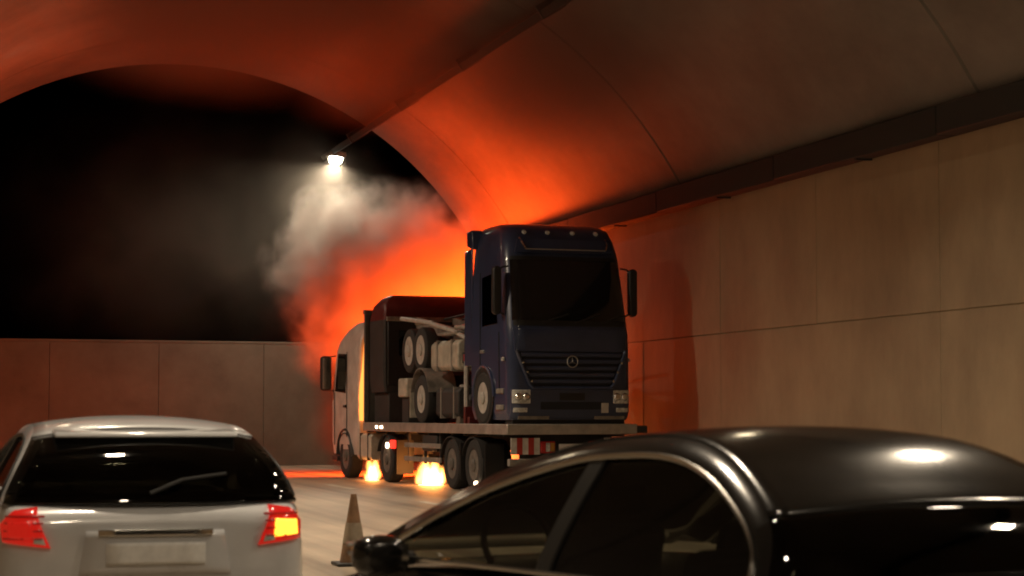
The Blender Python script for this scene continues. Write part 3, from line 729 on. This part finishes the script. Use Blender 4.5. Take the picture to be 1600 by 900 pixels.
    MB().tube([(-.38+.17*cos(2*pi*k/20), rail[0][0]-.70+.06*sin(2*pi*k/20), .93+.16*sin(2*pi*k/20)) for k in range(20)], .016, 6, closed=True).build('steering_wheel', 'seat', root)
    for wy_ in wheels:
        for s_ in (-1, 1):
            wheel(root, s_*(stations[len(stations)//2][1]-.13), wy_, wr, wr, .21, s_, rimr=wr*.66, dish=.04, spokes=7)
    bm.free()
    return root, bvh, xs, top, rail

# black saloon (only its left flank and roof show)
st = [(2.30, .40, .30, .54, .57), (2.24, .66, .24, .58, .62), (2.0, .83, .20, .65, .70), (1.55, .905, .18, .74, .79), (1.15, .92, .17, .82, .86), (.60, .925, .17, .85, .865), (-.2, .925, .17, .855, .86), (-1.0, .925, .17, .87, .875), (-1.55, .925, .18, .89, .90), (-1.95, .90, .20, .94, .97), (-2.25, .84, .26, .94, .97), (-2.38, .72, .34, .88, .91), (-2.41, .5, .42, .8, .82)]
dlo = [(1.02, .875), (.72, 1.0), (.24, 1.18), (-.27, 1.30), (-.62, 1.335), (-.98, 1.335), (-1.28, 1.275), (-1.55, 1.165), (-1.70, 1.075), (-1.76, 1.0), (-1.79, .90)]
blk, bvhB, xsB, topB, railB = make_car('black_saloon', 'shiny black saloon with chrome window line, driver side towards the camera', (3.01, 8.457, 0), radians(13.74), 'carblack', st, dlo, .865, .895, .62, .075,
   ((1.36, .87), (-2.05, .97)), -.10, -1.72, .032, (1.40, -1.42), .335, ('chrome', .012, True), 'glassmid', 'glassdark', ((-.42, .05),), .70)
for s_ in (-1, 1):
    project_patch(bvhB, [(-.30, -.09), (.06, -.07), (.06, .05), (-.26, .09)] if s_ > 0 else [(-.06, -.07), (.30, -.09), (.26, .09), (-.06, .05)], (s_*.62, 3.0, .66), (1, 0, 0), (0, 0, 1), (0, -1, 0), 'lens', 'headlamp', blk)
    project_patch(bvhB, [(-.18, -.07), (.18, -.07), (.18, .07), (-.18, .07)], (s_*.62, -3.0, .82), (1, 0, 0), (0, 0, 1), (0, 1, 0), 'tailred', 'tail_lamp', blk)
    for y in (.15, -.85):
        bx(s_*.93-.018, s_*.93+.022, y, y+.19, .74, .77).build('door_handle', 'chrome', blk, bevel=.01)
    for y0, y1 in ((.80, .72), (-.38, -.42)):
        MB().tube([(s_*(.93-.003), y0, .25), (s_*(.93), y1, .55), (s_*.905, y1, .84)], .004, 5).build('door_seam', 'black', blk)

# white hatchback ahead
st = [(1.98, .42, .30, .60, .64), (1.90, .66, .24, .68, .72), (1.62, .81, .20, .80, .86), (1.2, .855, .18, .90, .95), (.75, .865, .17, .97, .99), (.2, .87, .17, .99, .995), (-.6, .872, .17, 1.0, 1.005), (-1.3, .87, .18, 1.02, 1.025), (-1.70, .855, .20, 1.03, 1.04), (-1.93, .81, .26, 1.02, 1.03), (-2.02, .74, .32, .96, .97), (-2.05, .60, .38, .88, .90)]
dlo = [(.85, 1.00), (.45, 1.20), (.0, 1.33), (-.5, 1.37), (-1.0, 1.365), (-1.35, 1.325), (-1.60, 1.23), (-1.70, 1.14), (-1.73, 1.05)]
WO = (1.10, 13.36, 0)
wht, bvhW, xsW, topW, railW = make_car('white_hatchback', 'white hatchback seen from behind with its right indicator glowing', WO, radians(1), 'carwhite', st, dlo, 1.0, .80, .62, .06,
   ((1.25, .98), (-1.88, 1.03)), .05, -1.42, .05, (1.22, -1.28), .31, ('black', .012, False), 'glassdark', 'glassdark', ((-.25, .05), ), .70)
yb = -3.0
for s_ in (-1, 1):
    poly = [(-.02, -.115), (.26, -.08), (.30, .10), (.12, .13), (-.14+.18, .02)]
    o_ = Vector((s_*.60, -2.6, .90)); dr = Vector((-s_*.35, 1, 0)).normalized(); ux = Vector((s_*1, .35, 0)).normalized()
    poly = [(.08, -.105), (.33, -.075), (.36, .015), (.28, .085), (.17, .10)]
    base = o_+Vector((s_*.05, 0, 0))
    tl = project_patch(bvhW, poly, base, ux, (0, 0, 1), dr, 'tailred', 'tail_lamp', wht, out=.012, cuts=7)
    tl2 = project_patch(bvhW, [(.16, -.062), (.30, -.05), (.30, .028), (.17, .033)], base, ux, (0, 0, 1), dr, 'tailamber' if s_ > 0 else 'tailred', 'indicator_lens', None, out=.026, cuts=5)
    tl2.parent = tl
    for zz in (-.055, -.015, .025, .06):
        rb = project_patch(bvhW, [(.115, zz-.004), (.325, zz-.004), (.325, zz+.004), (.115, zz+.004)], base, ux, (0, 0, 1), dr, 'redlens', 'lens_rib', None, out=.032, cuts=3, th=.008)
        rb.parent = tl
    rv = project_patch(bvhW, [(.10, -.088), (.16, -.08), (.16, -.05), (.115, -.05)], base, ux, (0, 0, 1), dr, 'lens', 'reversing_lens', None, out=.028, cuts=2, th=.01)
    rv.parent = tl
    project_patch(bvhW, [(-.16, -.03), (.16, -.03), (.16, .03), (-.16, .03)], (s_*.52, -3, .46), (1, 0, 0), (0, 0, 1), (0, 1, 0), 'redlens', 'rear_reflector', wht)
    for y in (.2, -.72):
        bx(s_*.875-.018, s_*.875+.022, y, y+.18, .83, .86).build('door_handle', 'carwhite', wht, bevel=.01)
    for y0, y1 in ((.85, .78), (-.22, -.26)):
        MB().tube([(s_*.872, y0, .25), (s_*.875, y1, .60), (s_*.85, y1, .98)], .004, 5).build('door_seam', 'black', wht)
    project_patch(bvhW, [(-.16, -.05), (.10, -.05), (.10, .05), (-.16, .07)], (s_*.58, 3, .72), (1, 0, 0), (0, 0, 1), (0, -1, 0), 'lens', 'headlamp', wht)
project_patch(bvhW, [(-.40, -.13), (.40, -.13), (.36, .10), (-.36, .10)], (0, -3, .78), (1, 0, 0), (0, 0, 1), (0, 1, 0), 'carwhite', 'plate_recess', wht, out=.004)
project_patch(bvhW, [(-.26, -.057), (.26, -.057), (.26, .057), (-.26, .057)], (0, -3, .76), (1, 0, 0), (0, 0, 1), (0, 1, 0), 'plate', 'number_plate', wht, out=.02)
project_patch(bvhW, [(-.30, -.012), (.30, -.012), (.30, .02), (-.30, .02)], (0, -3, .865), (1, 0, 0), (0, 0, 1), (0, 1, 0), 'chrome', 'boot_trim', wht, out=.02)
project_patch(bvhW, [(-.74, -.012), (.74, -.012), (.74, .012), (-.74, .012)], (0, -3, .585), (1, 0, 0), (0, 0, 1), (0, 1, 0), 'black', 'bumper_seam', wht, out=.002)
project_patch(bvhW, [(-.62, -.06), (.62, -.06), (.56, .06), (-.56, .06)], (0, -3, .36), (1, 0, 0), (0, 0, 1), (0, 1, 0), 'black', 'bumper_insert', wht, out=.01)
MB().tube([(-.02, -1.95, 1.07), (.16, -1.88, 1.14), (.40, -1.84, 1.17)], .012, 6).build('rear_wiper', 'black', wht)
MB().prism([(-1.36, 1.41), (-1.60, 1.395), (-1.62, 1.365), (-1.36, 1.365)], -.50, .50, 'x').build('roof_spoiler', 'carwhite', wht, bevel=.012)

# ------------------------------------------------------------------ traffic cones
def cone(loc, label, h=.70):
    root = tag(empty('traffic_cone', loc), label, 'traffic cone')
    MB().prism([(-.19, -.19), (.19, -.19), (.19, .19), (-.19, .19)], 0, .035, 'z').build('base', 'black', root, bevel=.012)
    prof = [(.135, .034), (.105, .22), (.068, .42), (.030, h-.005), (.022, h)]
    def seg(a, b, m, e):
        def rr(z): return .135+(.028-.135)*(z-.034)/(h-.034)
        MB().lathe([(rr(a)+e, a), (rr(b)+e, b)], 20, 'z').build('band' if e else 'sleeve', m, root)
    seg(.034, h, 'cone', 0); seg(.22, .42, 'conewhite', .004)
    return root
cone((4.0, 20.6, 0), 'grubby traffic cone with pale band standing on the open road')

# ------------------------------------------------------------------ fire
def volume_mat(name, blobs, dens, col, noise_scale, amount, stretch=(1, 1, 1), emit=None, estr=0, absorb=None, aniso=0., soft=1.0, step=1.0, detail=4):
    m = bpy.data.materials.new(name); m.use_nodes = True; nt = m.node_tree; L = nt.links
    nt.nodes.remove(nt.nodes['Principled BSDF']); out = nt.nodes['Material Output']
    pv = nt.nodes.new('ShaderNodeVolumePrincipled'); L.new(pv.outputs[0], out.inputs['Volume'])
    pv.inputs['Color'].default_value = (*col, 1); pv.inputs['Anisotropy'].default_value = aniso
    if absorb: pv.inputs['Absorption Color'].default_value = (*absorb, 1)
    geo = nt.nodes.new('ShaderNodeTexCoord'); acc = None
    def math_(op, a, b=None):
        n = nt.nodes.new('ShaderNodeMath'); n.operation = op
        for i, q in enumerate((a, b)):
            if q is None: continue
            if isinstance(q, (int, float)): n.inputs[i].default_value = q
            else: L.new(q, n.inputs[i])
        return n.outputs[0]
    for (x, y, z, rx, ry, rz, k) in blobs:
        mp = nt.nodes.new('ShaderNodeMapping'); mp.vector_type = 'POINT'
        mp.inputs['Location'].default_value = (-x/rx, -y/ry, -z/rz); mp.inputs['Scale'].default_value = (1/rx, 1/ry, 1/rz)
        L.new(geo.outputs['Object'], mp.inputs[0])
        ln = nt.nodes.new('ShaderNodeVectorMath'); ln.operation = 'LENGTH'; L.new(mp.outputs[0], ln.inputs[0])
        v = math_('SUBTRACT', 1.0, ln.outputs['Value']); v = math_('MULTIPLY', v, k)
        acc = v if acc is None else math_('MAXIMUM', acc, v)
    mp = nt.nodes.new('ShaderNodeMapping'); mp.inputs['Scale'].default_value = stretch; L.new(geo.outputs['Object'], mp.inputs[0])
    n = nt.nodes.new('ShaderNodeTexNoise'); n.inputs['Scale'].default_value = noise_scale; n.inputs['Detail'].default_value = detail; n.inputs['Roughness'].default_value = .55; n.inputs['Distortion'].default_value = .3
    L.new(mp.outputs[0], n.inputs['Vector'])
    nn = math_('MULTIPLY', math_('SUBTRACT', n.outputs['Fac'], .5), amount)
    nn = math_('MULTIPLY', nn, math_('MINIMUM', math_('MAXIMUM', math_('MULTIPLY', acc, 5.0), 0.0), 1.0))
    v = math_('ADD', acc, nn); v = math_('MAXIMUM', v, 0.0); v = math_('MINIMUM', math_('MULTIPLY', v, soft), 1.0); v = math_('MULTIPLY', v, v)
    L.new(math_('MULTIPLY', v, dens), pv.inputs['Density'])
    if emit:
        pv.inputs['Emission Color'].default_value = (*emit, 1); L.new(math_('MULTIPLY', v, estr), pv.inputs['Emission Strength'])
    m.cycles.volume_step_rate = step
    return m
def blob_domain(name, blobs, m, bev=.4):
    xs_ = [b[0]-b[3] for b in blobs]+[b[0]+b[3] for b in blobs]; ys_ = [b[1]-b[4] for b in blobs]+[b[1]+b[4] for b in blobs]; zs_ = [b[2]-b[5] for b in blobs]+[b[2]+b[5] for b in blobs]
    o = bx(min(xs_), max(xs_), min(ys_), max(ys_), max(.03, min(zs_)), max(zs_)).build(name, m, None, smooth=0, bevel=bev, seg=3)
    o['kind'] = 'stuff'
    return o
def flame_tongue(parent, x, y, z0, h, r, m, seed, pw_=.75):
    rnd = random.Random(seed); rings = []; n = 10; ph = rnd.uniform(0, 6); wx = rnd.uniform(.3, .7)*r; wy = rnd.uniform(.3, .7)*r
    for j in range(9):
        t = j/8; rr = r*(.75+.5*sin(pi*min(1, t*1.25)))*(1-t)**pw_+.004
        cx = x+wx*sin(ph+t*4.2)*t; cy = y+wy*cos(ph+t*3.6)*t
        rings.append([(cx+rr*cos(2*pi*k/n)*(1+.18*sin(3*k+ph+j)), cy+rr*sin(2*pi*k/n)*(1+.18*cos(2*k+ph-j)), z0+h*t) for k in range(n)])
    return MB().loft(rings).build('flame', m, parent, smooth=80)
FIRE = (1.0, .078, .007)
fhot = emission('flame core', (1, .60, .22), 7)
fmid = emission('flame', (1, .14, .014), 2.6)
F = tag(empty('fire', (12.75, 47.5, 0)), 'blaze burning between the recovery lorry and the right tunnel wall', 'fire')
k = 0
for i in range(14):
    flame_tongue(F, random.uniform(-.7, .5), random.uniform(.9, 4.2), -.02, random.uniform(1.6, 3.4), random.uniform(.25, .5), fhot if i % 3 == 0 else fmid, i)
for (x, y, z, e, r) in ((.3, 2.2, 2.7, 12500, 1.4), (.1, 3.8, 2.9, 12500, 1.4)):
    lamp('fire_light', 'POINT', e, FIRE, (x, y, z), F, r)
# burning fuel under the lorry
for (lx, ly, label, n_, sp, hh) in ((-.85, 5.75, 'burning fuel puddle under the middle of the recovery lorry', 16, .27, .44), (-1.08, 9.25, 'small burning fuel puddle behind the front wheel of the recovery lorry', 8, .16, .40)):
    q = TO+Matrix.Rotation(TA, 3, 'Z') @ Vector((lx, ly, 0))
    P_ = tag(empty('ground_fire', q), label, 'fire')
    b = []
    MB().lathe([(.001, .004), (sp*.9, .004), (sp, .010), (.001, .014)], 20, 'z').build('burning_puddle', fhot, P_)
    for i in range(n_//2):
        a = random.uniform(0, 2*pi); d = sp*.7*sqrt(random.random())
        flame_tongue(P_, d*cos(a), d*sin(a), .0, hh*random.uniform(.5, 1.0)*(1-.4*d/sp), sp*random.uniform(.10, .18), fhot, 40+i)
    gb = [(0, 0, .10, sp*1.35, sp*1.35, hh*1.15, 1), (sp*.4, 0, .2, sp*.8, sp*.8, hh*.9, .9), (-sp*.3, sp*.3, .15, sp*.7, sp*.7, hh*1.25, .9)]
    g_ = blob_domain('burning_gas', gb, volume_mat('burning fuel gas', gb, .3, (.5, .3, .2), 7, 1.9, stretch=(1, 1, .45), emit=(1, .36, .075), estr=75 if n_ > 8 else 95, soft=1.5), bev=.05)
    g_.parent = P_
    lamp('fire_light', 'POINT', 45 if n_ > 8 else 22, (1, .25, .04), (0, 0, .42), P_, .3)
# added flames, standing in for the orange light on the panel behind the cab
q = TO+Matrix.Rotation(TA, 3, 'Z') @ Vector((-.85, 9.66, 0))
fgap = emission('gap glow', (1, .27, .045), 2.6)
G = tag(empty('gap_glow', q, TA), 'added flames standing in for the orange glow between the white cab and the headboard', 'fire')
for i in range(7):
    flame_tongue(G, -.30+i*.10, random.uniform(-.05, .05), 1.05+random.uniform(0, .6), random.uniform(1.4, 2.1), .11, fgap, 70+i)
lamp('fire_light', 'POINT', 60, FIRE, (-.1, 0, 2.2), G, .25)  # added light for the orange glow in the gap

# ------------------------------------------------------------------ smoke (volumes)
def px(x, y, Y):
    a = math.atan((x-800)/FPX)+YAW; X = Y*math.tan(a); d = X*sin(YAW)+Y*cos(YAW); return X, Y, 1.5+(645-y)/FPX*d
sb_ = []
for (x, y, Y, r, k) in ((525, 345, 55.2, 1.05, 1), (500, 400, 55, 1.15, .95), (550, 375, 54.8, 1.3, 1.1), (600, 345, 54.8, 1.1, .9), (595, 400, 53.8, 1.4, 1.1), (650, 400, 53, 1.4, 1), (640, 450, 52, 1.5, 1.1), (550, 440, 53.5, 1.35, 1), (695, 440, 51, 1.5, 1), (640, 325, 55.2, .9, .55), (575, 490, 52, 1.5, .8)):
    X, Y_, z = px(x, y+14, Y); sb_.append((X, Y_, z, r*1.6, r*1.5, r*1.45, k))
blob_domain('smoke', sb_, volume_mat('grey smoke', sb_, 1.35, (.86, .73, .66), 1.25, 2.0, soft=1.5, aniso=.2))
fb = [(12.3, 47.5, 2.2, 1.1, 4.2, 2.6, 1), (11.9, 50.0, 3.9, 1.7, 2.6, 1.9, 1), (12.5, 48.6, 4.3, 1.3, 2.8, 1.4, .9), (11.2, 51.3, 4.2, 1.6, 1.9, 1.7, .8)]
blob_domain('fire_glow', fb, volume_mat('burning gas', fb, .45, (.6, .3, .15), 1.5, 2.8, stretch=(1, 1, .6), emit=(1, .085, .006), estr=.8, soft=1.3))

# sooty smoke in front of the recovery lorry, mostly added to block firelight
db = []
for (x, y, Y, r, k) in ((480, 500, 54.5, 1.3, .5), (580, 520, 54, 1.6, 1.1), (590, 600, 54.5, 1.7, 1.2), (600, 690, 54.5, 1.7, 1.2), (660, 560, 54, 1.8, 1.2), (670, 660, 54, 1.8, 1.2), (562, 570, 52.6, 1.25, 1), (565, 670, 52.6, 1.25, 1)):
    X, Y_, z = px(x, y, Y); db.append((X, Y_, z, r*1.2, r*1.1, r*1.15, k))
db += [(13.1, 46.4, 2.2, 1.0, 1.8, 2.4, 1.7), (13.0, 46.0, 3.6, 1.1, 1.8, 1.4, 1.7)]  # added column, hidden behind the blue cab, keeping firelight off wall and vault
blob_domain('dark_smoke', db, volume_mat('sooty smoke', db, 1.6, (.10, .07, .06), .8, 1.2, soft=1.2))
# thin smoke added outside the arch for a murky glow and lamp halo
th_ = [(6.5, 57, 6.5, 6.5, 2.6, 4.5, 1), (9.6, 57, 7.4, 3.2, 2.4, 3.0, 1)]
blob_domain('thin_smoke', th_, volume_mat('drifting smoke', th_, .10, (.55, .45, .38), .5, .8, soft=1.3, step=1.5, detail=3, aniso=.3))
bpy.data.objects['thin_smoke']['label'] = 'thin smoke added in the dark beyond the tunnel arch for a murky glow'
# smoke layer hanging under the vault
lb = [(6.4, 42.5, 10.0, 6.2, 11, 2.0, 1), (6.0, 36, 10.2, 6.5, 10, 2.0, 1), (9.6, 44, 9.2, 2.6, 9, 1.6, .9), (11.2, 37.5, 8.0, 2.9, 7.5, 2.0, 1)]
blob_domain('ceiling_smoke', lb, volume_mat('soot layer', lb, .42, (.20, .15, .125), .35, .6, soft=1.6, step=2.0, detail=2))

for nm, lb_ in (('smoke', 'pale grey pink smoke billowing out past the tunnel arch lamp'), ('dark_smoke', 'dark sooty smoke around the recovery lorry, much of it added to block firelight'), ('ceiling_smoke', 'thin brown smoke layer hanging under the tunnel vault'), ('fire_glow', 'orange burning gas rolling above the blaze')):
    bpy.data.objects[nm]['label'] = lb_
